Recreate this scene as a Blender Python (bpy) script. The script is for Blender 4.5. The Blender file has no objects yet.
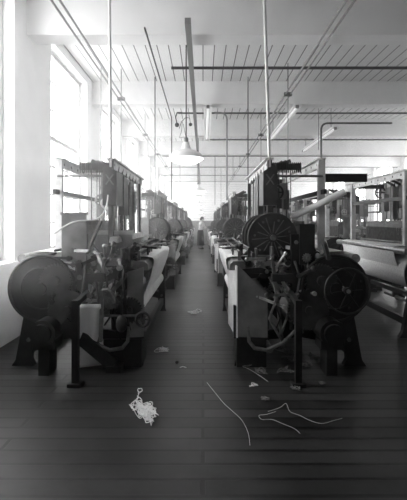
import bpy, math, random
from mathutils import Vector, Matrix
scene = bpy.context.scene
C = scene.collection
PI = math.pi
CAMZ = 1.42
F = 400.0            # focal length in pixels of the 407 x 500 frame

# ------------------------------------------------------------------ helpers
class MB:
    """collects shapes into one mesh"""
    def __init__(s, sx=1): s.v = []; s.f = []; s.sx = sx
    def add(s, vs, fs):
        o = len(s.v); s.v += [tuple(p) for p in vs]; s.f += [tuple(i + o for i in f) for f in fs]; return s
    def box(s, x0, x1, y0, y1, z0, z1):
        return s.add([(x0,y0,z0),(x1,y0,z0),(x1,y1,z0),(x0,y1,z0),(x0,y0,z1),(x1,y0,z1),(x1,y1,z1),(x0,y1,z1)],
                     [(3,2,1,0),(4,5,6,7),(0,1,5,4),(1,2,6,5),(2,3,7,6),(3,0,4,7)])
    def bar(s, p, q, w, h, up=(0,0,1)):
        p, q = Vector(p), Vector(q); d = (q - p).normalized(); u = Vector(up)
        if abs(d.dot(u)) > .98: u = Vector((0,1,0))
        a = d.cross(u).normalized(); b = a.cross(d).normalized(); vs = []
        for c in (p, q):
            for i, j in ((-1,-1),(1,-1),(1,1),(-1,1)): vs.append(c + a*(i*w/2) + b*(j*h/2))
        return s.add(vs, [(3,2,1,0),(4,5,6,7),(0,1,5,4),(1,2,6,5),(2,3,7,6),(3,0,4,7)])
    def cyl(s, p, q, r, n=14, r2=None):
        return s.tube([p, q], [r, r if r2 is None else r2], n)
    def tube(s, pts, r, n=8, closed=False):
        pts = [Vector(p) for p in pts]; m = len(pts)
        rs = r if isinstance(r, (list, tuple)) else [r]*m
        vs = []; prev = None
        for i, p in enumerate(pts):
            if closed: d = pts[(i+1) % m] - pts[i-1]
            else: d = pts[min(i+1, m-1)] - pts[max(i-1, 0)]
            d = d.normalized() if d.length > 1e-9 else Vector((0,0,1))
            if prev is None:
                u = Vector((0,0,1)) if abs(d.z) < .9 else Vector((1,0,0))
                a = d.cross(u).normalized()
            else:
                a = prev - d*prev.dot(d)
                a = a.normalized() if a.length > 1e-6 else d.orthogonal().normalized()
            prev = a; b = d.cross(a)
            for k in range(n):
                t = 2*PI*k/n; vs.append(p + (a*math.cos(t) + b*math.sin(t))*rs[i])
        fs = []
        for i in range(m if closed else m-1):
            j = (i+1) % m
            for k in range(n):
                l = (k+1) % n; fs.append((i*n+k, i*n+l, j*n+l, j*n+k))
        if not closed: fs += [tuple(range(n-1,-1,-1)), tuple((m-1)*n+k for k in range(n))]
        return s.add(vs, fs)
    def ring(s, c, R, r, axis='y', n=36, m=8):
        pts = []
        for k in range(n):
            t = 2*PI*k/n; a, b = R*math.cos(t), R*math.sin(t)
            pts.append((c[0]+a, c[1], c[2]+b) if axis == 'y' else ((c[0], c[1]+a, c[2]+b) if axis == 'x' else (c[0]+a, c[1]+b, c[2])))
        return s.tube(pts, r, m, True)
    def prism(s, poly, y0, y1):                     # polygon in (x, z) pushed along y
        n = len(poly)
        vs = [(x,y0,z) for x, z in poly] + [(x,y1,z) for x, z in poly]
        return s.add(vs, [tuple(range(n)), tuple(range(2*n-1, n-1, -1))] + [(i, i+n, (i+1)%n+n, (i+1)%n) for i in range(n)])
    def strip(s, prof, y0, y1, t, ny=1, wob=0):      # a sheet: profile in (x, z) with thickness t
        L = []
        for i, (x, z) in enumerate(prof):
            a = prof[max(i-1,0)]; b = prof[min(i+1,len(prof)-1)]
            d = Vector((b[0]-a[0], b[1]-a[1])).normalized(); L.append((x - d.y*t, z + d.x*t))
        rnd = random.Random(5)
        vs = []; n = len(prof)
        for j in range(ny+1):
            y = y0 + (y1-y0)*j/ny
            for P in (prof, L):
                for i, (x, z) in enumerate(P):
                    w = wob*math.sin(j*1.7+i*.5)*i/n
                    vs.append((x + w, y, z))
        fs = []
        for j in range(ny):
            o, p = j*2*n, (j+1)*2*n
            for i in range(n-1):
                fs += [(o+i, o+i+1, p+i+1, p+i), (o+n+i+1, o+n+i, p+n+i, p+n+i+1)]
            fs += [(o, p, p+n, o+n), (o+n-1, o+2*n-1, p+2*n-1, p+n-1)]
        e = ny*2*n
        for i in range(n-1): fs += [(i, n+i, n+i+1, i+1), (e+i, e+i+1, e+n+i+1, e+n+i)]
        return s.add(vs, fs)
    def gear(s, c, r, t, teeth=20, d=.018, hub=.3):
        poly = []
        for k in range(teeth):
            for f, rr in ((0, r-d), (.3, r), (.6, r), (.85, r-d)):
                a = 2*PI*(k+f)/teeth; poly.append((c[0]+rr*math.cos(a), c[2]+rr*math.sin(a)))
        s.prism(poly, c[1]-t/2, c[1]+t/2)
        s.cyl((c[0], c[1]-t*1.3, c[2]), (c[0], c[1]+t*1.3, c[2]), r*hub, 12)
        return s
    def lathe(s, prof, c=(0,0,0), n=28):
        vs = []; m = len(prof)
        for r, z in prof:
            for k in range(n):
                t = 2*PI*k/n; vs.append((c[0]+r*math.cos(t), c[1]+r*math.sin(t), c[2]+z))
        fs = [(i*n+k, i*n+(k+1)%n, (i+1)*n+(k+1)%n, (i+1)*n+k) for i in range(m-1) for k in range(n)]
        return s.add(vs, fs)
    def ball(s, c, r, n=12, sc=(1,1,1)):
        prof = [(max(1e-4, math.sin(PI*i/n)), -math.cos(PI*i/n)) for i in range(n+1)]
        o = len(s.v); s.lathe(prof, (0,0,0), n*2)
        for i in range(o, len(s.v)):
            x, y, z = s.v[i]; s.v[i] = (c[0]+x*r*sc[0], c[1]+y*r*sc[1], c[2]+z*r*sc[2])
        return s
    def build(s, name, mat, parent=None, label=None, smooth=True):
        me = bpy.data.meshes.new(name)
        vs = [(x*s.sx, y, z) for x, y, z in s.v]
        me.from_pydata(vs, [], s.f)
        import bmesh
        bm = bmesh.new(); bm.from_mesh(me)
        bmesh.ops.recalc_face_normals(bm, faces=bm.faces); bm.to_mesh(me); bm.free()
        if smooth:
            me.polygons.foreach_set('use_smooth', [True]*len(me.polygons)); me.set_sharp_from_angle(angle=.7)
        me.materials.append(mat)
        o = bpy.data.objects.new(name, me); C.objects.link(o)
        if parent is not None: o.parent = parent
        if label: o['label'] = label
        return o

def empty(name, loc=(0,0,0), rz=0):
    o = bpy.data.objects.new(name, None); C.objects.link(o); o.location = loc; o.rotation_euler = (0,0,rz)
    o.empty_display_size = .1
    return o
def tag(o, label, cat, group=None, kind=None):
    o['label'] = label; o['category'] = cat
    if group: o['group'] = group
    if kind: o['kind'] = kind
    return o
def struct(o): o['kind'] = 'structure'; return o
def kids(o): return [c for c in ALLC.get(o.name, [])]
ALLC = {}
def copy_tree(o, parent=None):
    c = o.copy(); C.objects.link(c)
    if parent is not None: c.parent = parent
    for ch in list(o.children): copy_tree(ch, c)
    return c
def wp(px, py, d):                                   # photo pixel + distance -> place
    return Vector(((px-203)*d/F, d, CAMZ + (222-py)*d/F))

def smooth_pts(ps, k=6):
    out = []
    for i in range(len(ps)-1):
        a, b, c, d = ps[max(i-1,0)], ps[i], ps[i+1], ps[min(i+2,len(ps)-1)]
        for j in range(k):
            t = j/k; out.append(.5*((2*b)+(c-a)*t+(2*a-5*b+4*c-d)*t*t+(3*b-a-3*c+d)*t**3))
    return out + [ps[-1]]
# ------------------------------------------------------------------ materials (all greys: the photograph is black and white)
def mat(name, g, rough=.5, metal=0, spec=.5, noise=0, nscale=8, bump=0):
    m = bpy.data.materials.new(name); m.use_nodes = True; nt = m.node_tree; b = nt.nodes['Principled BSDF']
    b.inputs['Base Color'].default_value = (g,g,g,1); b.inputs['Roughness'].default_value = rough
    b.inputs['Metallic'].default_value = metal; b.inputs['Specular IOR Level'].default_value = spec
    if noise or bump:
        tc = nt.nodes.new('ShaderNodeTexCoord'); n = nt.nodes.new('ShaderNodeTexNoise')
        n.inputs['Scale'].default_value = nscale; n.inputs['Detail'].default_value = 5
        nt.links.new(tc.outputs['Object'], n.inputs['Vector'])
        r = nt.nodes.new('ShaderNodeMapRange')
        r.inputs['From Min'].default_value = .3; r.inputs['From Max'].default_value = .7
        r.inputs['To Min'].default_value = g*(1-noise); r.inputs['To Max'].default_value = g*(1+noise)
        nt.links.new(n.outputs['Fac'], r.inputs['Value']); nt.links.new(r.outputs['Result'], b.inputs['Base Color'])
        if bump:
            bp = nt.nodes.new('ShaderNodeBump'); bp.inputs['Strength'].default_value = bump; bp.inputs['Distance'].default_value = .01
            nt.links.new(n.outputs['Fac'], bp.inputs['Height']); nt.links.new(bp.outputs['Normal'], b.inputs['Normal'])
    return m
def emit(name, g, s):
    m = bpy.data.materials.new(name); m.use_nodes = True; b = m.node_tree.nodes['Principled BSDF']
    b.inputs['Base Color'].default_value = (g,g,g,1); b.inputs['Emission Color'].default_value = (1,1,1,1)
    b.inputs['Emission Strength'].default_value = s
    return m
def boards(name, g, seam, length, width, rot, rough, vary, msize=.006, stain=0, stain_g=.3):
    m = bpy.data.materials.new(name); m.use_nodes = True; nt = m.node_tree; N = nt.nodes; Lk = nt.links; b = N['Principled BSDF']
    tc = N.new('ShaderNodeTexCoord'); mp = N.new('ShaderNodeMapping'); mp.inputs['Rotation'].default_value = rot
    br = N.new('ShaderNodeTexBrick'); br.inputs['Scale'].default_value = 1
    br.inputs['Brick Width'].default_value = length; br.inputs['Row Height'].default_value = width
    br.inputs['Mortar Size'].default_value = msize; br.inputs['Mortar Smooth'].default_value = .1
    br.offset = .37; br.inputs['Bias'].default_value = 0
    br.inputs['Color1'].default_value = (g*(1-vary),)*3 + (1,); br.inputs['Color2'].default_value = (g*(1+vary),)*3 + (1,)
    br.inputs['Mortar'].default_value = (seam,seam,seam,1)
    Lk.new(tc.outputs['Object'], mp.inputs['Vector']); Lk.new(mp.outputs['Vector'], br.inputs['Vector'])
    n = N.new('ShaderNodeTexNoise'); n.inputs['Scale'].default_value = 1.3; n.inputs['Detail'].default_value = 8; n.inputs['Roughness'].default_value = .65
    Lk.new(tc.outputs['Object'], n.inputs['Vector'])
    out = br.outputs['Color']
    if stain:
        r = N.new('ShaderNodeMapRange'); r.inputs['From Min'].default_value = .45; r.inputs['From Max'].default_value = .75
        r.inputs['To Max'].default_value = stain
        Lk.new(n.outputs['Fac'], r.inputs['Value'])
        mx = N.new('ShaderNodeMix'); mx.data_type = 'RGBA'; mx.inputs['B'].default_value = (stain_g,)*3 + (1,)
        Lk.new(r.outputs['Result'], mx.inputs['Factor']); Lk.new(br.outputs['Color'], mx.inputs['A']); out = mx.outputs['Result']
        r2 = N.new('ShaderNodeMapRange'); r2.inputs['To Min'].default_value = rough-.12; r2.inputs['To Max'].default_value = rough+.15
        Lk.new(n.outputs['Fac'], r2.inputs['Value']); Lk.new(r2.outputs['Result'], b.inputs['Roughness'])
    else: b.inputs['Roughness'].default_value = rough
    Lk.new(out, b.inputs['Base Color'])
    bp = N.new('ShaderNodeBump'); bp.inputs['Strength'].default_value = .5; bp.inputs['Distance'].default_value = .006; bp.invert = True
    Lk.new(br.outputs['Fac'], bp.inputs['Height']); Lk.new(bp.outputs['Normal'], b.inputs['Normal'])
    return m

M = dict(
    iron=mat('black_iron', .012, .5, 0, .35, .5, 14), irong=mat('grey_iron', .035, .5, 0, .4, .5, 10),
    steel=mat('worn_steel', .32, .38, .85, .5, .35, 20), dullsteel=mat('dull_steel', .16, .45, .6, .5, .4, 18),
    wood=mat('oiled_wood', .11, .5, 0, .4, .4, 9), palewood=mat('pale_wood', .38, .55, 0, .4, .25, 9),
    cloth=mat('white_cloth', .8, .9, 0, .1, .06, 5), yarn=mat('white_yarn', .7, .9, 0, .1, .12, 40),
    paint=mat('white_paint', .82, .65, 0, .2, .04, 3), beam=mat('white_beam_paint', .78, .6, 0, .2, .06, 2, .1),
    frame=mat('window_frame_paint', .5, .6), grey=mat('grey_paint', .24, .5, 0, .3, .2, 6), pipe=mat('dark_pipe', .05, .5, .2),
    midpipe=mat('grey_pipe', .22, .5, .2), palepipe=mat('pale_conduit', .62, .45, .1, .4, .1, 6),
    enamel=mat('white_enamel', .75, .3, 0, .5), guard=mat('guard_sheet', .17, .5, 0, .4, .35, 6), railpaint=mat('pale_grey_paint', .5, .5, 0, .4, .2, 8), greylint=mat('grey_lint', .2, .95, 0, .05, .4, 60), guardlit=mat('guard_painted_light', .62, .55, 0, .3, .15, 7),
    lint=mat('cotton_lint', .82, .95, 0, .05), skin=mat('skin', .42, .55, 0, .3), shirt=mat('pale_shirt', .6, .85, 0, .1, .15, 12),
    apron=mat('dark_cloth', .035, .9, 0, .1, .3, 10), hair=mat('dark_hair', .02, .6), leather=mat('black_leather', .02, .5),
    wains=mat('grey_wainscot_paint', .26, .6, 0, .3, .1, 4),
    bulb=emit('lit_bulb', .9, 10), tube=emit('lit_tube', .9, .5),
)
M['floor'] = boards('floor_boards', .024, .002, 3.4, .138, (0,0,0), .42, .5, .013, .5, .07)
M['floor'].node_tree.nodes['Principled BSDF'].inputs['Specular IOR Level'].default_value = .3
M['ceil'] = boards('ceiling_boards', .74, .13, 60, .19, (0,0,PI/2), .6, .03, .009)
M['endwall'] = boards('end_wall_boards', .88, .45, 60, .15, (PI/2,PI/2,0), .6, .03, .006)
g = bpy.data.materials.new('window_glass'); g.use_nodes = True; nt = g.node_tree; nt.nodes.remove(nt.nodes['Principled BSDF'])
tr = nt.nodes.new('ShaderNodeBsdfTransparent'); gl = nt.nodes.new('ShaderNodeBsdfGlossy'); gl.inputs['Roughness'].default_value = .05
mx = nt.nodes.new('ShaderNodeMixShader'); mx.inputs[0].default_value = .06; tr.inputs[0].default_value = (.95,.95,.95,1)
nt.links.new(tr.outputs[0], mx.inputs[1]); nt.links.new(gl.outputs[0], mx.inputs[2]); nt.links.new(mx.outputs[0], nt.nodes['Material Output'].inputs[0])
M['glass'] = g
M['glintmetal'] = mat('glint_metal', .42, .35, .2, .6, .3, 15)  # highlights on the levers put into a pale base colour

# ------------------------------------------------------------------ the room
XL, XR, YB, YE, ZC = -2.29, 8.6, -3.0, 26.4, 4.32
BAY, PIER0 = 3.05, 8.49
struct(MB().box(XL-.4, XR+.3, YB-.3, YE+.3, -.2, 0).build('floor', M['floor']))
struct(MB().box(XL-.4, XR+.3, YB-.3, YE+.3, ZC, ZC+.2).build('ceiling', M['ceil']))
# window openings in the left wall
WW, WZ0, WZ1, WT = 1.88, .95, 4.16, .3
wins = []
k = -1
while True:
    c = PIER0 + BAY*k - BAY/2
    k += 1
    if c < 3.0: continue
    if c + WW/2 > YE: break
    wins.append(c)
wl = MB(); y = YB-.3
for c in wins:
    wl.box(XL-WT, XL, y, c-WW/2, 0, ZC)
    wl.box(XL-WT, XL, c-WW/2, c+WW/2, 0, WZ0); wl.box(XL-WT, XL, c-WW/2, c+WW/2, WZ1, ZC)
    y = c+WW/2
wl.box(XL-WT, XL, y, YE+.3, 0, ZC)
struct(wl.build('wall_left', M['paint'], smooth=False))
winsr = [c for c in wins if c > 9]
wr = MB(); y = YB-.3
for c in winsr:
    wr.box(XR, XR+WT, y, c-WW/2, 0, ZC)
    wr.box(XR, XR+WT, c-WW/2, c+WW/2, 0, WZ0); wr.box(XR, XR+WT, c-WW/2, c+WW/2, WZ1, ZC)
    y = c+WW/2
wr.box(XR, XR+WT, y, YE+.3, 0, ZC)
struct(wr.build('wall_right', M['paint'], smooth=False))
struct(MB().box(XL-.3, XR+.3, YE, YE+.3, 0, ZC).build('wall_end', M['endwall']))
struct(MB().box(XL-.3, XR+.3, YB-.3, YB, 0, ZC).build('wall_back', M['paint']))
tr1 = struct(MB().box(XL, XR, YE-.04, YE, 0, 1.45).build('trim_1', M['wains']))
struct(MB().box(XL, XR, YE-.07, YE-.04, 1.43, 1.5).build('trim_2', M['wains']))
for i, (xw, c) in enumerate([(XL, c) for c in wins] + [(XR+.38, c) for c in winsr]):
    fr = MB(); x0, x1 = xw-.22, xw-.16; a, b = c-WW/2, c+WW/2
    fr.box(x0-.02, x1+.02, a, a+.07, WZ0, WZ1); fr.box(x0-.02, x1+.02, b-.07, b, WZ0, WZ1)
    fr.box(x0-.02, x1+.02, a+.07, b-.07, WZ0, WZ0+.08); fr.box(x0-.02, x1+.02, a+.07, b-.07, WZ1-.07, WZ1)
    for j in (1, 2): yy = a + (b-a)*j/3; fr.box(x0, x1, yy-.018, yy+.018, WZ0+.08, WZ1-.07)
    for j in range(1, 7):
        zz = WZ0 + (WZ1-WZ0)*j/7; h = .035 if j == 4 else .015
        fr.box(x0+.005, x1-.005, a+.07, b-.07, zz-h, zz+h)
    w = struct(fr.build('window_%d' % (i+1), M['frame'], smooth=False))
    MB().box(xw-.2, xw-.195, a+.05, b-.05, WZ0+.05, WZ1-.05).build('window_pane', M['glass'], w)
    (MB().box(XL-.16, XL+.06, a-.03, b+.03, WZ0-.06, WZ0-.001) if xw == XL else MB().box(XR-.06, XR+.16, a-.03, b+.03, WZ0-.06, WZ0-.001)).build('window_sill', M['paint'], w)
BEAMY = [8.24 + BAY*k for k in range(-2, 6)]
for yb in BEAMY:
    m = MB(); z0, z1 = CAMZ+2.43, ZC
    m.prism([(XL, z0+.0), (XR, z0), (XR, z1), (XL, z1)], yb, yb+.3)
    o = struct(m.build('beam', M['beam'])); 

# ------------------------------------------------------------------ the loom
# local x: away from the aisle (0 = breast beam edge), local y: along the row, z up.  sx = -1 mirrors it for the row by the windows.
W = 2.5
def spoked_wheel(sx, root, name, c, R, t, n=14, solid=True, pale=True):
    m = MB(sx); x, y, z = c
    if solid: m.cyl((x, y-t*.3, z), (x, y+t*.3, z), R*.97, 40)
    m.ring(c, R, t*.6, 'y', 44, 8)
    m.cyl((x, y-t*1.6, z), (x, y+t*1.6, z), R*.16, 18)
    o = m.build(name, M['irong'], root)
    s = MB(sx)
    for k in range(n):
        a = 2*PI*k/n + .1; dx, dz = math.cos(a), math.sin(a)
        r0, r1 = R*.2, R*(.86 if k % 3 else .66)
        s.bar((x+dx*r0, y-t*.5, z+dz*r0), (x+dx*r1, y-t*.5, z+dz*r1), R*.032, t*.5, (0,1,0))
        if k % 2 == 0:
            a2 = a + PI/n; s.cyl((x+R*.74*math.cos(a2), y-t*.8, z+R*.74*math.sin(a2)), (x+R*.74*math.cos(a2), y-t*.2, z+R*.74*math.sin(a2)), R*.05, 8)
    s.build('spokes', M['dullsteel'] if pale else M['irong'], o)
    h = MB(sx); h.cyl((x, y-t*2.4, z), (x, y-t*1.5, z), R*.09, 10); h.build('hub_nut', M['steel'], o)
    return o

def frame_end(sx, root, y0, y1, near):
    m = MB(sx)
    m.prism([(.04,0),(.2,0),(.17,.06),(.155,.5),(.17,.9),(.05,.95),(.06,.5),(.055,.06)], y0, y1)      # front leg
    m.prism([(1.12,0),(1.34,0),(1.3,.06),(1.22,.5),(1.2,1.04),(1.1,1.04),(1.1,.5),(1.15,.06)], y0, y1)   # rear leg
    top = [(.05,.95),(.3,.97),(.5,.9),(.7,.92),(.9,1.0),(1.2,1.04)]
    m.prism(top + [(x, z-.1) for x, z in reversed(top)], y0+.005, y1-.005)
    m.prism([(.15,.2),(.4,.26),(.7,.28),(1.13,.2),(1.13,.3),(.7,.37),(.4,.35),(.15,.3)], y0+.01, y1-.01)
    m.prism([(.58,.3),(.72,.3),(.7,.9),(.69,1.3),(.6,1.3),(.61,.9)], y0+.008, y1-.008)
    m.bar((.16,(y0+y1)/2,.86), (.62,(y0+y1)/2,.33), .045, .07)
    m.bar((1.12,(y0+y1)/2,.9), (.7,(y0+y1)/2,.36), .045, .07)
    o = m.build('end_frame', M['iron'], root)
    for x, z in ((.11,.88),(.11,.25),(.65,.34),(.65,1.22),(1.16,.9),(1.17,.26),(.36,.93),(.9,.95)):
        MB(sx).cyl((x, y0-.018, z), (x, y1+.018, z), .02, 6).build('frame_bolt', M['dullsteel'], o)
    return o

def build_loom(side, discs, cloth, near=False):
    sx = 1 if side == 'R' else -1
    root = empty('power_loom')
    P = lambda m, n, mm, par=root, lab=None: m.build(n, M[mm], par, lab)
    frame_end(sx, root, 0, .07, near); frame_end(sx, root, W-.07, W, near)
    P(MB(sx).bar((.11,.07,.16), (.11,W-.07,.16), .06, .09).bar((1.17,.07,.16), (1.17,W-.07,.16), .06, .09).bar((.65,.07,.33),(.65,W-.07,.33),.07,.07), 'tie_rail', 'iron')
    # breast beam and cloth side
    P(MB(sx).prism([(-.01,.94),(.0,1.0),(.03,1.03),(.14,1.03),(.16,.94)], .02, W-.02), 'breast_beam', 'wood')
    if cloth:
        prof = [(.4,1.068),(.2,1.062),(.06,1.055),(-.012,1.045),(-.03,1.02),(-.028,.98),(.0,.86),(.05,.72),(.09,.62)]
        P(MB(sx).strip(prof, .32, W-.3, .004, 10, .004), 'woven_cloth', 'cloth')
    else:
        P(MB(sx).strip([(.4,1.07),(.3,1.06),(.14,1.04),(.06,1.036)], .32, W-.3, .004), 'woven_cloth', 'cloth')
    r = P(MB(sx).cyl((.15,.2,.55), (.15,W-.2,.55), .085, 20), 'cloth_roll', 'cloth')
    P(MB(sx).cyl((.15,.07,.55), (.15,W-.07,.55), .025, 10), 'roll_axle', 'dullsteel', r)
    gy = -.05 if side == 'L' else .12
    P(MB(sx).gear((.17,gy,.56), .13, .03, 26), 'take_up_gear', 'irong')
    P(MB(sx).gear((.35,gy,.66), .1, .03, 20), 'take_up_gear', 'dullsteel')
    P(MB(sx).gear((.47,gy-.005,.78), .07, .04, 16), 'ratchet_gear', 'dullsteel')
    P(MB(sx).bar((.2,gy-.01,.9), (.44,gy-.01,.62), .02, .035).cyl((.2,gy-.03,.9), (.2,gy+.05,.9), .02, 8), 'pawl_lever', 'dullsteel')
    # sley with race board, reed and hand rail
    sl = P(MB(sx).box(.27,.43,.06,W-.06,.98,1.06), 'sley', 'grey')
    P(MB(sx).prism([(.35,1.2),(.36,1.25),(.39,1.27),(.44,1.26),(.45,1.2)], .3, W-.3), 'hand_rail', 'palewood', sl)
    rd = MB(sx)
    for i in range(90): yy = .33 + i*(W-.66)/89; rd.box(.4,.41,yy-.004,yy+.004,1.06,1.2)
    P(rd, 'reed', 'dullsteel', sl)
    for yy in (.45, W-.45): P(MB(sx).prism([(.33,.98),(.42,.98),(.46,.5),(.45,.12),(.37,.12),(.38,.5)], yy-.025, yy+.025), 'sley_sword', 'irong', sl)
    for yy in (.06, W-.36):
        P(MB(sx).box(.26,.44,yy,yy+.3,1.061,1.08).box(.26,.28,yy,yy+.3,1.08,1.15).box(.42,.44,yy,yy+.3,1.08,1.17), 'shuttle_box', 'wood', sl)
    P(MB(sx).cyl((.41,.07,.13), (.41,W-.07,.13), .028, 10), 'rocker_shaft', 'dullsteel')
    for yy in (-.09, W+.045):
        P(MB(sx).bar((.5,yy,.22), (.4,yy,1.06), .03, .04).ball((.4,yy,1.06), .025, 6), 'picking_stick', 'wood')
    for (x, z, mm) in ((.1,1.12,'dullsteel'),(.2,1.15,'irong'),(.24,1.1,'wood')):
        P(MB(sx).cyl((x,.1,z), (x,W-.1,z+.01), .013, 8).bar((x,.12,z),(x,.12,1.03),.03,.03).bar((x,W-.12,z),(x,W-.12,1.03),.03,.03), 'guide_rod', mm)
    if side == 'L':
        P(MB(sx).box(.1,.26,.15,1.15,1.075,1.1).box(.12,.24,.3,.7,1.1,1.16), 'breast_cover', 'irong')
        P(MB(sx).box(.08,.25,1.3,2.25,1.075,1.1), 'breast_cover', 'wood')
    rnd = random.Random(31)
    for j in range(12):
        yy = .5 + j*.16; x = .06 + rnd.random()*.22; a = rnd.uniform(-.6,.6); L = .05+rnd.random()*.09; z = 1.08+rnd.random()*.07
        P(MB(sx).bar((x-L*math.cos(a),yy-L*math.sin(a),z),(x+L*math.cos(a),yy+L*math.sin(a),z+.02),.022+.02*rnd.random(),.02).ball((x+L*math.cos(a),yy+L*math.sin(a),z+.02),.022,5).cyl((x,yy,z),(x,yy,1.02),.012,6), 'temple_arm', rnd.choice(['iron','irong','dullsteel','grey']))
    # shafts
    cs = P(MB(sx).cyl((.86,-.16,.86), (.86,W+.06,.86), .026, 10), 'crank_shaft', 'steel')
    P(MB(sx).gear((.86,-.11,.86), .16, .045, 32, .016), 'crank_gear', 'irong', cs)
    P(MB(sx).gear((.74,-.11,.58), .2, .045, 44, .016, .2), 'bottom_gear', 'irong')
    P(MB(sx).cyl((.74,-.14,.58), (.74,W-.07,.58), .025, 10), 'bottom_shaft', 'dullsteel')
    for yy in (.5, W-.5): P(MB(sx).bar((.86,yy,.86), (.43,yy,.97), .03, .04).cyl((.86,yy-.03,.86),(.86,yy+.03,.86),.05,12), 'crank_arm', 'irong')
    for yy in (.2, W-.25):
        P(MB(sx).prism([(.68,.5),(.8,.48),(.86,.6),(.8,.68),(.68,.66)], yy, yy+.05), 'picking_cam', 'iron')
    # warp side
    wb = P(MB(sx).cyl((1.0,.12,.78), (1.0,W-.12,.78), .23, 28), 'warp_beam', 'yarn')
    for yy in (-.10, W+.02):
        fl = MB(sx); fl.cyl((1.0,yy,.78), (1.0,yy+.03,.78), .315, 44); fl.ring((1.0,yy,.78), .315, .016, 'y', 44, 8); fl.ring((1.0,yy-.005,.78), .2, .01, 'y', 32, 6)
        fl.cyl((1.0,yy-.06,.78), (1.0,yy+.09,.78), .06, 16)
        fo = P(fl, 'beam_flange', 'iron', wb)
    P(MB(sx).cyl((1.24,.0,1.06), (1.24,W,1.06), .045, 16), 'back_rest', 'steel')
    ws = MB(sx).strip([(.44,1.07),(.8,1.09),(1.0,1.1),(1.2,1.11),(1.27,1.1),(1.28,1.06),(1.24,.9),(1.2,.8)], .3, W-.3, .003)
    P(ws, 'warp_sheet', 'yarn')
    P(MB(sx).cyl((.95,.1,1.13), (.95,W-.1,1.13), .014, 8).cyl((1.06,.1,1.08), (1.06,W-.1,1.08), .014, 8), 'lease_rods', 'wood')
    # harness
    for i in range(4):
        x = .68 + i*.05; dz = (.03, -.03, .02, -.02)[i]
        h = P(MB(sx).box(x,x+.022,.28,W-.28,1.36+dz,1.41+dz).box(x,x+.022,.28,W-.28,.84+dz,.88+dz).box(x,x+.022,.28,.31,.88+dz,1.36+dz).box(x,x+.022,W-.31,W-.28,.88+dz,1.36+dz), 'heddle_frame', 'wood')
        w = MB(sx)
        for j in range(56): yy = .34 + j*(W-.68)/55; w.box(x+.008,x+.013,yy-.003,yy+.003,.88+dz,1.36+dz)
        P(w, 'heddles', 'dullsteel', h)
    # overhead gantry
    GX, GB, GT, GY0, GY1 = .46, 1.03, 2.12, .45, W+.1-.25
    for (x, yy) in ((GX,GY0),(GB,GY0),(GX,GY1),(GB,GY1)):
        zb = .9 if x == GX else 1.0
        P(MB(sx).bar((x,yy,zb), (x,yy,GT-.02), .05 if x == GX else .075, .055).box(x-.045,x+.045,yy-.05,yy+.05,zb,zb+.04), 'gantry_post', 'irong' if x == GX else 'railpaint')
        P(MB(sx).bar((x,yy,zb), (x, .04 if yy == GY0 else W-.04, .93 if x == GX else 1.0), .05, .06), 'post_bracket', 'iron')
    for x in (GX, GB):
        rl = MB(sx); rl.box(x-.012,x+.012,GY0-.03,W+.14,GT-.1,GT); rl.box(x-.045,x+.045,GY0-.03,W+.14,GT-.012,GT+.004)
        ro = P(rl, 'gantry_rail', 'railpaint')
        for j in range(8): yy = GY0+.12+j*.24; P(MB(sx).cyl((x-.015,yy,GT-.055), (x+.015,yy,GT-.055), .016, 8), 'rail_bolt', 'iron', ro)
    P(MB(sx).box(GB-.015,GB+.015,GY0-.15,W,1.72,1.77), 'lower_rail', 'irong')
    if side == 'R': P(MB(sx).box(GB+.03,GB+.5,GY0-.02,GY0+.03,1.86,1.95), 'rear_arm', 'iron')
    P(MB(sx).box(GX,GB,GY1-.02,GY1+.02,GT-.1,GT-.03), 'cross_bar', 'irong')
    P(MB(sx).cyl((GX,GY0-.05,GT-.2), (GB,GY0-.05,GT-.2), .013, 8), 'tie_rod', 'dullsteel')
    sp = MB(sx)
    for i in range(15):
        x = GX+.05+i*.022; sp.cyl((x,GY0+.06,GT-.15), (x,GY0+.06,GT-.04), .007, 6)
    sp.box(GX+.0,GX+.36,GY0+.03,GY0+.09,GT-.12,GT-.05)
    for i in range(17): x = GX+.01+i*.021; sp.cyl((x,GY0+.025,GT-.155), (x,GY0+.025,GT-.04), .006, 6)
    P(sp, 'spring_box', 'iron')
    # dobby head on the aisle side of the gantry
    db = P(MB(sx).prism([(GX-.085,1.6),(GX+.065,1.6),(GX+.065,2.0),(GX+.02,2.03),(GX-.085,1.96)], GY0-.12, GY0+.2), 'dobby_box', 'irong')
    P(MB(sx).bar((GX-.05,GY0-.125,1.82),(GX+.03,GY0-.125,1.93),.012,.012).bar((GX+.03,GY0-.125,1.82),(GX-.05,GY0-.125,1.93),.012,.012), 'cross_brace', 'dullsteel', db)
    P(MB(sx).box(GX-.09,GX-.03,GY0+.26,GY0+.5,1.5,1.95).cyl((GX-.06,GY0+.28,1.5),(GX-.06,GY0+.28,1.1),.014,8), 'pattern_chain_box', 'irong')
    for j in range(6):
        yy = .75 + j*.24
        P(MB(sx).bar((GX-.02,yy,GT-.1), (GX+.3,yy,GT+.02 + .03*(j%3)), .014, .04).cyl((GX+.3,yy,GT),(GX+.3,yy,1.42),.006,5).cyl((GX-.02,yy,GT-.1),(GX-.02,yy,1.5),.006,5), 'harness_lever', 'dullsteel' if j%2 else 'irong')
    rnd = random.Random(3 if side == 'R' else 4)
    for j in range(11):
        yy = .62 + j*.15; x = GX - .06 + rnd.random()*.4; z = 1.42 + rnd.random()*.3; h = .08 + rnd.random()*.22; w = .03+rnd.random()*.06
        P(MB(sx).box(x, x+w, yy, yy+.04+rnd.random()*.06, z, z+h).cyl((x+w/2,yy+.02,z-.3),(x+w/2,yy+.02,z),.01,6).cyl((x+w/2,yy+.02,z+h),(x+w/2,yy+.02,GT-.06),.008,6), 'head_block', rnd.choice(['iron','irong','dullsteel','grey','wood']))
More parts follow.
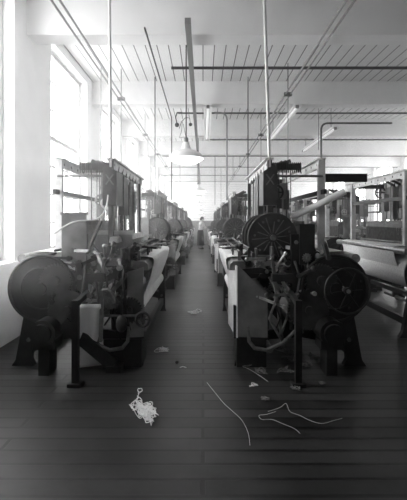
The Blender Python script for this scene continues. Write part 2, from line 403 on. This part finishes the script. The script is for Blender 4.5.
    for j, (ya, yb, z0, mm) in enumerate(((.78,1.12,1.5,'grey'),(1.2,1.42,1.62,'irong'),(1.52,1.95,1.46,'grey'),(2.02,2.2,1.6,'irong'))):
        x0 = GX+.02+.03*(j%2)
        lb = P(MB(sx).box(x0,x0+.12+.05*(j%3),ya,yb,z0,1.99), 'lift_box', mm)
        P(MB(sx).box(x0-.012,x0,ya+.03,yb-.03,z0+.05,1.93), 'box_lid', 'irong' if mm == 'grey' else 'grey', lb)
        for q in range(5): yy = ya+.03+(yb-ya-.06)*q/4; P(MB(sx).cyl((x0+.05,yy,z0),(x0+.05,yy,1.32),.006,6), 'lift_cord', 'palewood', lb)
    for j in range(5):
        yy = .7 + j*.34; x = GX + .08 + rnd.random()*.3; z = 1.62 + rnd.random()*.3; r = .05+rnd.random()*.05
        P(MB(sx).ring((x,yy,z), r, .012, 'y', 18, 6).cyl((x-r,yy,z),(x+r,yy,z),.009,6).cyl((x,yy,z-r),(x,yy,z+r),.009,6).cyl((x,yy-.05,z),(x,yy+.05,z),.018,8).cyl((x,yy+.03,z),(x,yy+.03,GT-.05),.008,6), 'harness_pulley', rnd.choice(['dullsteel','irong','railpaint']))
    for j in range(9):
        yy = .55 + j*.2; x = GX - .03 + rnd.random()*.05
        P(MB(sx).cyl((x,yy,1.1),(x+.03*rnd.random(),yy,GT-.06),.008+.008*rnd.random(),6), 'lifting_rod', rnd.choice(['dullsteel','steel','irong','palewood']))
    # motor and drive at the near end
    mo = P(MB(sx).cyl((.92,-.3,.4), (.92,-.02,.4), .12, 20).cyl((.92,-.34,.4),(.92,-.3,.4),.09,16).box(.82,1.02,-.26,-.06,.24,.32), 'motor', 'iron')
    P(MB(sx).bar((.92,-.16,.26),(.92,-.16,.0),.1,.2), 'motor_stand', 'iron', mo)
    # clutter of levers, brackets and rods at the near end, above the frame
    rnd = random.Random(17 if side == 'R' else 23)
    for j in range(30):
        hi = j % 2
        x = .12 + rnd.random()*.8; z = (1.0 + rnd.random()*.16) if hi else (.6 + rnd.random()*.42); yy = (-.12 + rnd.random()*.6) if hi else (-.16 + rnd.random()*.3)
        a = rnd.random()*PI; L = .04 + rnd.random()*.11
        p = (x-L*math.cos(a), yy, z-L*.6*math.sin(a)); q = (x+L*math.cos(a), yy+(rnd.random()-.5)*.3, z+L*.6*math.sin(a))
        m = MB(sx).bar(p, q, .014+rnd.random()*.016, .018+rnd.random()*.024); m.cyl((p[0],p[1]-.025,p[2]), (p[0],p[1]+.025,p[2]), .018+.014*rnd.random(), 8); m.ball(q, .018+.012*rnd.random(), 5)
        P(m, 'lever', rnd.choice(['dullsteel','irong','glintmetal','iron','steel','glintmetal' if side == 'R' else 'dullsteel']))
    for j in range(9):
        x = .12 + j*.09; z = .96 + rnd.random()*.14; yy = -.06 + rnd.random()*.4
        P(MB(sx).gear((x, yy, z), .03+rnd.random()*.045, .03, 12, .012), 'cam_wheel', rnd.choice(['irong','dullsteel','iron']))
    for j in range(7):
        x = (.2 if side == 'L' else .42) + j*(.09 if side == 'L' else .06); w = [rnd.uniform(-.06,.06) for _ in range(4)]; zt = .7 + rnd.random()*.36; yy = -.13+rnd.random()*.12
        P(MB(sx).tube([(x+w[0],yy,.22+rnd.random()*.2),(x+w[1],yy-.02,.5),(x+w[2],yy,zt-.15),(x+w[3],yy+.05,zt)], .008+.008*rnd.random(), 6), 'connecting_rod', rnd.choice(['dullsteel','iron','irong','irong']))
    if side == 'L': P(MB(sx).cyl((-.02,-.15,.53), (.66,-.15,.53), .013, 8), 'cross_rod', 'dullsteel')
    if side == 'L': P(MB(sx).ring((.02,-.17,.5), .065, .013, 'y', 20, 6).cyl((-.045,-.17,.5),(.085,-.17,.5),.009,6).cyl((.02,-.17,.435),(.02,-.17,.565),.009,6).cyl((.02,-.2,.5),(.02,.0,.5),.02,10), 'brake_wheel', 'irong')
    if side == 'L': P(MB(sx).ball((.22,-.17,.46), .062, 8, (.9,.8,1.35)).cyl((.22,-.17,.53),(.22,-.17,.78),.01,6), 'counterweight', 'irong')
    if side == 'L': P(MB(sx).bar((.41,-.2,.3),(.4,-.18,.78),.03,.04).tube([(.39,-.2,.78),(.34,-.21,.79),(.3,-.21,.75),(.28,-.21,.66)], .018, 8), 'upright_arm', 'dullsteel')
    P(MB(sx).box(.38,.5,-.2,-.12,.86,.93), 'bearing_block', 'iron')
    P(MB(sx).box(.03,.3,-.03,.02,.28,.6), 'gear_cover', 'iron')
    # curved brake treadle, outrigger post and side panel
    P(MB(sx).tube([(.16,-.12,.42),(.17,-.13,.28),(.22,-.14,.22),(.34,-.14,.2),(.5,-.13,.27),(.66,-.1,.42)], [.014,.017,.019,.019,.017,.014], 8), 'brake_treadle', 'dullsteel')
    P(MB(sx).box(.53,.585,-.5,-.445,0,.74).box(.5,.615,-.53,-.415,0,.03).bar((.557,-.47,.7),(.6,.03,.72),.04,.05), 'outrigger_post', 'iron')
    if side == 'L': P(MB(sx).bar((.78,-.14,.46),(.3,-.14,.06),.06,.12).box(.22,.36,-.2,-.06,0,.06), 'diagonal_foot', 'iron')
    P(MB(sx).box(.6,.84,-.02,.01,1.03,1.5).box(.59,.85,-.03,.02,1.49,1.515) if side == 'L' else MB(sx).box(.68,.83,-.02,.01,1.0,1.4), 'side_panel', 'guard' if side == 'L' else 'iron')
    if discs:
        y0 = .2 if side == 'R' else .05
        for j, dy in enumerate((0,.3,.6)): spoked_wheel(sx, root, 'pattern_wheel', (.45,y0+dy,1.26), .25, .018)
        P(MB(sx).cyl((.45,y0-.08,1.26), (.45,y0+.75,1.26), .03, 12), 'wheel_axle', 'dullsteel')
        P(MB(sx).bar((.45,y0+.12,1.26),(.5,y0+.12,.93),.04,.05).bar((.45,y0+.68,1.26),(.5,y0+.68,.93),.04,.05), 'wheel_bracket', 'iron')
    # guards and near-only parts
    if side == 'R':
        gp = P(MB(sx).prism([(.06,.3),(.36,.29),(.36,.72),(.33,.74),(.09,.98),(.06,.99)], -.045, -.03).box(.062,.075,-.03,.0,.4,.9), 'guard_panel', 'guard')
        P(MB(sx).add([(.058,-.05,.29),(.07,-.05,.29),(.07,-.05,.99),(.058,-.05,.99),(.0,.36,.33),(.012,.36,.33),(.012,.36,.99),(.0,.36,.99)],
                     [(3,2,1,0),(4,5,6,7),(0,1,5,4),(1,2,6,5),(2,3,7,6),(3,0,4,7)]), 'guard_lit_face', 'guardlit', gp, 'aisle face of the guard panel, window light painted in pale')  # window light on the guard's aisle face painted as a paler colour
        P(MB(sx).box(.06,.35,-.04,.3,0,.29), 'base_cabinet', 'iron')
        hw = spoked_wheel(sx, root, 'hand_wheel', (1.07,-.24,.78), .21, .014, 6, False, False)
        P(MB(sx).cyl((1.07,-.25,.78), (1.07,-.1,.78), .025, 10), 'wheel_shaft', 'dullsteel', hw)
    else:
        P(MB(sx).prism([(.03,.3),(.19,.29),(.19,.93),(.03,.98)], -.045, -.03), 'guard_panel', 'guard')
        P(MB(sx).box(.05,.42,-.04,.3,0,.27), 'base_cabinet', 'iron')
        bx = P(MB(sx).box(.24,.64,.5,.54,1.06,1.28), 'end_board', 'grey'); P(MB(sx).box(.23,.65,.49,.55,1.28,1.325), 'board_rail', 'palewood', bx)
    return root

protos = {}
def place(side, discs, cloth, x, y, label, group):
    key = (side, discs, cloth)
    if key not in protos: o = protos[key] = build_loom(*key)
    else: o = copy_tree(protos[key])
    o.location = (x, y, 0); tag(o, label, 'loom', group); return o
ORD = ['first', 'second', 'third', 'fourth', 'fifth', 'sixth', 'seventh', 'eighth']
XA, XW = .27, -.55
for k, y in enumerate((3.95, 8.45, 13.3, 18.15, 23.0)):
    lab = {0: 'nearest black loom beside the windows, white cloth over its breast beam'}.get(k, '%s loom from the camera in the row beside the windows, spoked wheels on top' % ORD[k])
    place('L', k > 0, True, XW, y, lab, 'looms in the row beside the windows')
for k, y in enumerate((3.95, 8.85, 13.7, 18.55, 23.4)):
    lab = {0: 'nearest black loom right of the aisle, with big spoked wheels and pale-edged guard'}.get(k, '%s loom from the camera along the aisle\'s right side, spoked wheels on top' % ORD[k])
    place('R', True, True, XA, y, lab, 'looms along the right side of the aisle')
for k in range(6):
    place('L', False, False, 3.75, 4.9+3.4*k, '%s loom from the camera in the row behind the right-hand looms' % ORD[k], 'looms in the second row on the right')
for k in range(4):
    place('R', False, True, 4.65, 12.2+3.4*k, '%s loom from the camera in the row furthest from the windows' % ORD[k], 'looms in the furthest row')

# ------------------------------------------------------------------ things on and around the nearest looms
tag(MB().tube([wp(292,217,4.5), wp(318,205,4.32), wp(345,191,4.2)], .037, 14).build('slanting_tube', M['palepipe']), 'thick pale steel tube slanting up behind the nearest right loom', 'tube')
t = MB().bar((0,-.13,0),(0,.13,0),.045,.03); t.bar((0,-.13,0),(0,-.19,0),.02,.015); t.bar((0,.13,0),(0,.19,0),.02,.015)
sh = empty('shuttle', (.36, 5.05, 1.09), .9); t.build('shuttle_body', M['wood'], sh); MB().cyl((0,-.19,0),(0,-.215,0),.009,8,.002).cyl((0,.19,0),(0,.215,0),.009,8,.002).build('shuttle_tip', M['steel'], sh)
tag(sh, 'dark wooden shuttle lying on white cloth of the nearest right loom', 'shuttle')
pts = smooth_pts([wp(52,235,3.85), wp(67,225,3.85), wp(76,221.5,3.85), wp(86,220.5,3.87), wp(95,220,3.9), wp(101,216,3.97), wp(105,210,4.08), wp(107,203,4.2), wp(108,195,4.25)], 4)
tag(MB().tube(pts, .0075, 8).build('cable', M['palepipe']), 'pale cable looping across the nearest loom beside the windows', 'cable')
tag(MB().bar(wp(101,221,4.2), wp(84,259,4.05), .045, .02).build('strap', M['apron']), 'dark slanting strap on the nearest loom beside the windows', 'strap')
tag(MB().tube([wp(310,222,4.4), wp(318,224,4.45), wp(324,236,4.4), wp(328,250,4.3)], .012, 7).build('hose', M['palepipe']), 'thin pale hose curving down behind the nearest right wheels', 'hose')
# white cloth bundle by the near left loom
m = MB(); n = 14; rnd = random.Random(9)
P0, P1, P2, P3 = wp(78,304,3.72), wp(101,304,3.74), wp(72,369,3.87), wp(104,364,3.98)
vs = []
for i in range(n+1):
    for j in range(n+1):
        u, v = i/n, j/n
        p = (P0*(1-u)+P1*u)*(1-v) + (P2*(1-u)+P3*u)*v
        p = p + Vector((0, -.05*math.sin(u*9+v*2)*v*(1-v)*2 - .02*math.sin(v*PI), 0)); p.z = max(p.z, .006); vs.append(p)
fs = [(i*(n+1)+j, i*(n+1)+j+1, (i+1)*(n+1)+j+1, (i+1)*(n+1)+j) for i in range(n) for j in range(n)]
o = m.add(vs, fs).build('cloth_sheet', M['cloth']); sd = o.modifiers.new('t', 'SOLIDIFY'); sd.thickness = .006
tag(o, 'white cloth hanging to the floor under the nearest loom beside the windows', 'cloth')

# ------------------------------------------------------------------ overhead pipes, rails, lights
ZP = CAMZ + 2.43
def thing_tube(name, pts, r, mt, label, cat, group=None, n=8):
    return tag(MB().tube(pts, r, n).build(name, M[mt]), label, cat, group)
def elbow(a, b, c, r, k=5):                           # rounded corner at b
    a, b, c = Vector(a), Vector(b), Vector(c); p = b+(a-b).normalized()*r; q = b+(c-b).normalized()*r
    return [a] + [p*(1-t)**2 + b*2*t*(1-t) + q*t*t for t in [i/k for i in range(k+1)]] + [c]
YSP = 'steel pipe running across the room under the ceiling beams'
for i, (yy, x0, z) in enumerate([(6.31,-.5,ZP), (8.93,-.55,ZP), (11.8,.2,ZP), (14.75,-1.5,ZP), (17.7,-1.5,ZP), (20.8,-2.2,ZP), (23.85,-2.2,ZP)]):
    thing_tube('cross_pipe', [(x0,yy,z), (XR,yy,z)], .024 if i == 0 else .02, 'pipe', '%s dark pipe from the camera crossing under the ceiling' % ORD[i], 'pipe', 'cross pipes under the ceiling')
ZR = CAMZ + 2.33
for sgn, nm in ((-1, 'beside the windows'), (1, 'on the right')):
    t = empty('hanging_rail', (sgn*1.55, 4.0, ZR))
    for dx in (-.045, .045): MB().cyl((dx,-3,0), (dx,22,0), .014, 8).build('rail_tube', M['midpipe'], t)
    for yy in ((7.58,10.7,13.75,16.8,19.9) if sgn < 0 else (7.3,10.7,13.75,16.8,19.9)):
        MB().box(-.07,.07,yy-4.03,yy-3.97,-.03,.03).cyl((0,yy-4,.03),(0,yy-4,ZC-ZR),.008,6).build('rail_hanger', M['pipe'], t)
    tag(t, 'twin-tube hanging rail running lengthwise under the ceiling ' + nm, 'rail', 'hanging rails')
tag(MB().box(-.21,-.14,4.6,24,ZR-.05,ZR+.02).build('wiring_duct', M['midpipe']), 'narrow mottled wiring duct running lengthwise above the lamps', 'duct')
for yd in (5.3, 8.4, 11.4, 14.5, 17.5, 20.6): pass
thing_tube('conduit', elbow((-.70,4.8,ZR), (-.70,8.93,ZR), (-.70,8.93,1.9), .12), .012, 'pipe', 'dark conduit running lengthwise then bending down left of the lamps', 'conduit')
thing_tube('conduit', elbow((.25,8.86,ZP-.01), (.53,8.86,ZP-.01), (.53,8.86,1.9), .16), .02, 'midpipe', 'grey conduit bending down just right of the nearest lamp', 'conduit')
thing_tube('conduit', elbow((4.2,8.9,3.62), (2.63,8.9,3.62), (2.63,8.9,1.95), .16), .022, 'pipe', 'dark conduit bending down at the far right over the second row', 'conduit')
thing_tube('drop_pole', [(-1.035,4.5,2.0), (-1.045,4.45,ZC)], .017, 'palepipe', 'thick pale upright conduit above nearest loom beside the windows', 'pole', None, 12)
thing_tube('drop_pole', [(.735,4.4,1.98), (.66,4.4,ZC)], .018, 'palepipe', 'thick upright conduit above the nearest right loom', 'pole', None, 12)
drops = [(155,8.0,200,'pipe','thin drop pipe left of the nearest lamp'), (101,7.5,172,'midpipe','thin drop pipe beside the nearest window pier'), (121,7.58,165,'midpipe','thin drop rod below the left rail hanger'),
         (248,8.0,198,'pipe','thin drop pipe left of the thick right upright conduit'), (288,7.3,160,'midpipe','thin drop rod below the nearest right rail hanger'), (261,10.7,170,'midpipe','thin drop rod below the second right rail hanger'),
         (148,10.7,190,'midpipe','thin drop rod below the second left rail hanger'), (318.6,8.93,150,'midpipe','thin drop rod beside the dark bent conduit far right'), (215,14.75,205,'pipe','thin drop pipe right of the far lamps'),
         (233,14.75,180,'midpipe','short drop pipe above far looms on the right'), (180,14.75,206,'midpipe','thin drop pipe left of the far lamps'), (221,17.7,205,'midpipe','faint drop pipe near the end wall')]
for px, d, pb, mt, lab in drops:
    a = wp(px, pb, d); thing_tube('drop_pipe', [a, (a.x, d, ZC if d not in (7.58,7.3,10.7) else ZR-.03)], .011 if mt == 'pipe' else .009, mt, lab, 'pipe', 'thin drop pipes')
# bracket and dangling wires near the first lamp
t = empty('wire_bracket', (wp(177,113,8.9).x, 8.9, ZP))
MB().bar((0,0,0),(.12,0,0),.03,.03).tube([(0,0,0),(-.03,0,-.1),(.0,0,-.25)], .014, 6).ball((0,0,-.27),.05,8).build('bracket_arm', M['pipe'], t)
MB().tube([(.05,0,-.35),(.1,0,-.2),(.2,0,-.1),(.28,0,-.12),(.3,0,-.25)], .008, 6).tube([(.12,0,-.2),(.1,0,-.42),(.05,0,-.55),(.2,0,-.55),(.14,0,-.25)], .006, 5).ball((.3,0,-.26),.04,8).build('wire_loop', M['pipe'], t)
tag(t, 'bracket with dangling wire loops under the second cross pipe', 'bracket')

def lamp(x, y, z, R, label):
    t = empty('pendant_lamp', (x, y, z)); s = R/.25
    prof = [(R,0),(R*1.0,.014*s),(R*.94,.045*s),(R*.78,.085*s),(R*.5,.115*s),(.07*s,.135*s),(.05*s,.2*s),(.04*s,.235*s),(.012,.24*s),(.012,.236*s),(.036*s,.228*s),(.05*s,.13*s),(R*.49,.109*s),(R*.77,.079*s),(R*.92,.041*s),(R*.97,.012*s),(R*.985,0)]
    MB().lathe(prof + [prof[0]], (0,0,0), 36).build('lamp_shade', M['enamel'], t)
    MB().lathe([(.001,-.085*s),(R*.3,-.078*s),(R*.6,-.055*s),(R*.85,-.022*s),(R*.97,.008*s),(R*.94,.02*s),(.001,.02*s)],(0,0,0),32).build('diffuser_bowl', M['bulb'], t)
    MB().cyl((0,0,.11*s),(0,0,.2*s),.022*s,12).build('bulb_socket', M['pipe'], t)
    MB().cyl((0,0,.24*s),(0,0,.3*s),.03*s,12).build('lamp_cap', M['midpipe'], t)
    MB().cyl((0,0,.3*s),(0,0,ZC-z),.009,8).build('lamp_stem', M['pipe'], t)
    tag(t, label, 'lamp', 'pendant lamps over the aisle'); return t
lamp(-.24, 5.7, 2.32, .25, 'nearest and largest pendant lamp with white enamel shade, lit')
lamp(-.15, 13.3, 2.43, .25, 'second pendant lamp from the camera over the aisle, enamel shade')
lamp(-.23, 16.7, 2.44, .25, 'third pendant lamp from the camera over the aisle, just below second')
lamp(-.22, 22.4, 2.28, .22, 'fourth pendant lamp from the camera, small against the end wall')
lamp(-.2, 25.2, 2.05, .2, 'furthest pendant lamp, right above the worker at the end')

def batten(x, y0, y1, z, label):
    t = empty('strip_light', (x, y0, z)); L = y1-y0
    MB().prism([(-.085,.0),(-.075,-.012),(-.03,.03),(.03,.03),(.075,-.012),(.085,0),(.045,.075),(-.045,.075)], 0, L).build('reflector', M['enamel'], t)
    MB().cyl((0,.06,-.005),(0,L-.06,-.005),.018,12).build('light_tube', M['tube'], t)
    for yy in (.03, L-.03): MB().box(-.03,.03,yy-.03,yy+.03,-.03,.03).build('tube_holder', M['midpipe'], t)
    for yy in (.35, L-.35): MB().cyl((0,yy,.07),(0,yy,ZC-z),.007,6).build('hanger_rod', M['pipe'], t)
    tag(t, label, 'light', 'strip lights under the ceiling')
batten(.1, 7.95, 11.1, CAMZ+2.3, 'white strip light hanging lengthwise right above the aisle lamps')
batten(1.88, 7.95, 11.1, CAMZ+2.3, 'long white strip light slanting over the nearest right loom')
batten(3.25, 9.8, 13.0, CAMZ+2.3, 'white strip light at the far right over the second row')

# switch box and cabinet by the end wall
o = MB(); o.prism([(-.3,0),(.3,0),(.3,1.25),(.22,1.55),(.08,1.7),(-.08,1.72),(-.22,1.6),(-.3,1.35)], 0, .5)
ob = o.build('machine_hood', M['iron']); ob.location = (-.93, 23.7, 0); tag(ob, 'dark round-topped machine hood at the far end of the window-side row', 'hood')

# ------------------------------------------------------------------ lint, thread and scraps on the floor
def fl(px, py, z=.004): d = F*CAMZ/(py-222); p = wp(px, py, d); p.z = z; return p
def thread(pix, r, label, cat='thread', mt='lint', name='thread'):
    return tag(MB().tube(smooth_pts([fl(x, y, .004) for x, y in pix]), r, 5).build(name, M[mt]), label, cat)
rnd = random.Random(21)
# the waste tangle in the foreground
ps = []
for k in range(15): a = k*.5; ps.append(fl(140+2.3*math.cos(a), 391.5+1.9*math.sin(a), .008+.003*(k%3)))
for k in range(10): ps.append(fl(139-1.0*k*.3+rnd.uniform(-1.2,1.2), 394+k*.9, .008+.004*(k%3)))
for k in range(18): a = k*.6; ps.append(fl(138+2.8*math.cos(a)+.1*k, 402+3*math.sin(a)+.05*k, .012+.003*(k%3)))
for k in range(95):
    t = k/94; cx, cy = 140+10*t, 408+13*t
    ps.append(fl(cx+rnd.uniform(-9,9)*(1-.4*t), cy+rnd.uniform(-3.5,3.5), .006+rnd.random()*.03))
m = MB().tube(smooth_pts(ps, 5), .0034, 5)
qs = [fl(146+rnd.gauss(0,5.5), 413+rnd.gauss(0,4.5), .004+rnd.random()*.028) for _ in range(90)]
m.tube(smooth_pts(qs, 4), .0026, 4)
tag(m.build('cotton_waste', M['lint']), 'large tangle of white cotton waste lying on the foreground floor', 'cotton waste')
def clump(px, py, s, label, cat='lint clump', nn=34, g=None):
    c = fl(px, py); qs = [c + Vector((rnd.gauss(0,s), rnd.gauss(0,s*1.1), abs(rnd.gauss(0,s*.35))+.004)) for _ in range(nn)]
    return tag(MB().tube(smooth_pts(qs, 4), s*.06+.0008, 4).build('lint_clump', M['greylint' if g else 'lint']), label, cat, g)  # grouped scraps get a darker grey than the other lint
clump(164, 351, .035, 'small tuft of lint on the floor beside the nearest window-side loom')
clump(194, 314, .05, 'pale tuft of lint in the middle of the aisle floor')
clump(254, 386, .018, 'tiny white lint scrap left of the right-hand looms\' litter', nn=14)
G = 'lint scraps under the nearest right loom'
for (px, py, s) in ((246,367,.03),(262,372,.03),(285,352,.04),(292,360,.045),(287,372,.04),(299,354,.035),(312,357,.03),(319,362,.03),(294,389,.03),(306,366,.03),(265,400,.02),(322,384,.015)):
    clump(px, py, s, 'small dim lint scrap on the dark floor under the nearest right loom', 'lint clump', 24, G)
thread([(207,383),(215,393),(224,404),(234,413),(242,421),(248,433),(250,446)], .0014, 'long pale thread curving across the floor from the aisle\'s middle')
thread([(276,412),(266,415),(259,416),(262,420),(272,420),(282,424),(294,429),(300,434)], .0014, 'looped pale thread on the floor at lower right')
thread([(268,412),(280,408),(286,404),(290,412),(300,416),(310,421),(322,424),(334,421),(342,419)], .0014, 'long wavering thread running right towards the dark corner')
thread([(236,365),(248,369),(258,375),(268,382)], .0014, 'short thread at the foot of the pale-edged guard')
thread([(180,368),(183,367),(186,368)], .004, 'tiny white thread end in the aisle', 'thread')
tag(MB().ball((0,0,.018), .02, 6, (1,1.3,.8)).build('floor_scrap', M['iron']), 'small black scrap on the aisle floor', 'scrap').location = fl(177, 364, 0)

# ------------------------------------------------------------------ the worker at the end of the aisle
def skin_mesh(name, verts, edges, radii, mt, parent=None, sub=2, root=0):
    me = bpy.data.meshes.new(name); me.from_pydata(verts, edges, []); o = bpy.data.objects.new(name, me); C.objects.link(o)
    if parent: o.parent = parent
    o.modifiers.new('skin', 'SKIN')
    if not me.skin_vertices: me.attributes.new  # layer is made with the modifier
    for i, r in enumerate(radii):
        sv = me.skin_vertices[0].data[i]; sv.radius = (r, r) if not isinstance(r, tuple) else r; sv.use_root = i == root
    s = o.modifiers.new('sub', 'SUBSURF'); s.levels = sub; s.render_levels = sub
    me.materials.append(M[mt]); return o
# faces local +y; stands at origin, 1.68 m
V = []; E = []; R = []
def chain(start, pts):
    idx = start
    for p, r in pts:
        V.append(p); R.append(r); E.append((idx, len(V)-1)); idx = len(V)-1
    return idx
V.append((0,0,.93)); R.append((.15,.11))
chest = chain(0, [((0,.01,1.08),(.13,.1)), ((0,.04,1.24),(.16,.115)), ((0,.06,1.36),(.13,.09))])
neck = chain(chest, [((0,.08,1.44),.052), ((0,.1,1.5),.062), ((0,.115,1.57),(.075,.09)), ((0,.115,1.64),(.07,.082))])
for s in (-1,1):
    w = chain(chest, [((s*.16,.06,1.35),.065), ((s*.21,.14,1.17),.05), ((s*.19,.25,1.07),.042), ((s*.15,.40,1.08),.032), ((s*.145,.45,1.08),.034)])
    for k, (dx, L) in enumerate(((-.03,.06),(-.01,.075),(.01,.07),(.03,.055))):
        chain(w, [((s*.145+dx,.49,1.085),.0105), ((s*.145+dx,.49+L*.6,1.08),.0095), ((s*.145+dx,.49+L*.9,1.055),.008)])
    chain(w, [((s*.145-s*.045,.455,1.07),.012), ((s*.145-s*.06,.49,1.05),.0095)])
    chain(0, [((s*.09,0,.86),.092), ((s*.1,.01,.5),.062), ((s*.1,-.02,.28),.055), ((s*.1,-.03,.08),.04), ((s*.1,.02,.04),.042), ((s*.105,.12,.03),.034)])
per = empty('person', (-.13, 20.9, 0), -1.15)
body = skin_mesh('body', V, E, R, 'skin', per)
MB().add(*(lambda m: (m.v, m.f))(MB().ball((0,.195,1.56),.014,6,(.8,1.3,1.6)))).build('nose', M['skin'], body)
MB().ball((-.03,.195,1.595),.011,6).ball((.03,.195,1.595),.011,6).build('eyes', M['hair'], body)
MB().ball((0,.19,1.52),.012,6,(2,.6,.5)).build('mouth', M['leather'], body)
MB().ball((-.078,.11,1.58),.022,6,(.4,.8,1.3)).ball((.078,.11,1.58),.022,6,(.4,.8,1.3)).build('ears', M['skin'], body)
MB().ball((0,.095,1.63),.094,10,(.95,1.05,.8)).ball((0,.02,1.56),.06,8).build('hair', M['hair'], per)
SV = [(0,0,.96),(0,.01,1.08),(0,.04,1.24),(0,.06,1.36),(0,.08,1.42)]; SE = [(0,1),(1,2),(2,3),(3,4)]; SR = [(.165,.125),(.15,.118),(.175,.13),(.145,.105),(.065,.06)]
for s in (-1,1):
    b = len(SV); SV += [(s*.16,.06,1.35),(s*.21,.14,1.17),(s*.195,.22,1.09)]; SR += [.08,.064,.058]; SE += [(3,b),(b,b+1),(b+1,b+2)]
skin_mesh('shirt', SV, SE, SR, 'shirt', per)
sk = MB(); prof = [(.165,1.0),(.19,.9),(.21,.7),(.22,.45),(.235,.2),(.225,.2),(.2,.6),(.15,1.0)]
sk.lathe(prof, (0,0,0), 24); sk.v = [(x, y*.78, z + .0*y) for x, y, z in sk.v]
sk.build('long_apron', M['apron'], per)
for s in (-1,1): MB().ball((s*.102,.05,.045),.05,8,(.95,2.2,.9)).build('shoe', M['leather'], per)
tag(per, 'worker in pale shirt and long dark apron reaching to a loom at the aisle\'s end', 'person')

# ------------------------------------------------------------------ haze: lint-laden air, and an added veil for window flare
hz = bpy.data.materials.new('dusty_air'); hz.use_nodes = True; nt = hz.node_tree; nt.nodes.remove(nt.nodes['Principled BSDF'])
vsn = nt.nodes.new('ShaderNodeVolumeScatter'); vsn.inputs['Density'].default_value = .011; vsn.inputs['Anisotropy'].default_value = .6
nt.links.new(vsn.outputs[0], nt.nodes['Material Output'].inputs['Volume'])
hb = MB().box(XL+.001, XR-.001, 3.0, YE-.001, .001, ZC-.001).build('dusty_haze', hz)
tag(hb, 'thin bright haze of lint dust filling the room air', 'haze', None, 'stuff')

hz2 = hz.copy(); hz2.name = 'window_flare_veil'; v2 = [n for n in hz2.node_tree.nodes if n.type == 'VOLUME_SCATTER'][0]
v2.inputs['Density'].default_value = .05; v2.inputs['Anisotropy'].default_value = .65
hb = MB().box(XL+.002, -.64, 2.6, 11, .85, 3.6).build('window_haze', hz2)  # denser volume added to imitate veiling lens flare from the windows
tag(hb, 'brighter haze along the windows, added in place of lens flare', 'haze', None, 'stuff')

# ------------------------------------------------------------------ light and camera
wd = bpy.data.worlds.new('sky'); scene.world = wd; wd.use_nodes = True; nt = wd.node_tree; bg = nt.nodes['Background']
tc = nt.nodes.new('ShaderNodeTexCoord'); sp = nt.nodes.new('ShaderNodeSeparateXYZ'); rp = nt.nodes.new('ShaderNodeValToRGB')
rp.color_ramp.elements[0].position = .42; rp.color_ramp.elements[0].color = (.55,.55,.55,1)
rp.color_ramp.elements[1].position = .56; rp.color_ramp.elements[1].color = (1,1,1,1)
mr = nt.nodes.new('ShaderNodeMapRange'); mr.inputs['From Min'].default_value = -1; mr.inputs['From Max'].default_value = 1
nt.links.new(tc.outputs['Generated'], sp.inputs[0]); nt.links.new(sp.outputs['Z'], mr.inputs['Value']); nt.links.new(mr.outputs['Result'], rp.inputs[0]); nt.links.new(rp.outputs[0], bg.inputs[0])
bg.inputs['Strength'].default_value = 16.5
for xp, sg, c in [(XL-.32, 1, c) for c in wins] + [(XR+.32, -1, c) for c in winsr]:   # light portals: they only guide the sky light in through the panes
    ld = bpy.data.lights.new('window_portal', 'AREA'); ld.shape = 'RECTANGLE'; ld.size = WW; ld.size_y = WZ1-WZ0; ld.cycles.is_portal = True
    lo = bpy.data.objects.new('window_portal', ld); C.objects.link(lo); lo.location = (xp, c, (WZ0+WZ1)/2)
    lo.rotation_euler = Vector((sg,0,0)).to_track_quat('-Z', 'Y').to_euler()
    ld.size, ld.size_y = WW, WZ1-WZ0
cd = bpy.data.cameras.new('camera'); cam = bpy.data.objects.new('camera', cd); C.objects.link(cam); scene.camera = cam
cam.location = (0, 0, CAMZ); cam.rotation_euler = (PI/2, 0, 0)
cd.sensor_fit = 'VERTICAL'; cd.sensor_height = 36; cd.lens = 36*F/500; cd.clip_start = .02; cd.clip_end = 200
cd.shift_x = (203.5-203)/500; cd.shift_y = -28/500
vs_ = scene.view_settings; vs_.view_transform = 'Standard'; vs_.look = 'None'; vs_.gamma = 1; vs_.use_curve_mapping = False; vs_.exposure = 0
scene.cycles.max_bounces = 12; scene.cycles.diffuse_bounces = 6; scene.cycles.volume_bounces = 1; scene.cycles.transparent_max_bounces = 12
scene.cycles.use_denoising = True; scene.cycles.denoising_prefilter = 'ACCURATE'; scene.cycles.denoising_quality = 'HIGH'; scene.cycles.denoiser = 'OPENIMAGEDENOISE'
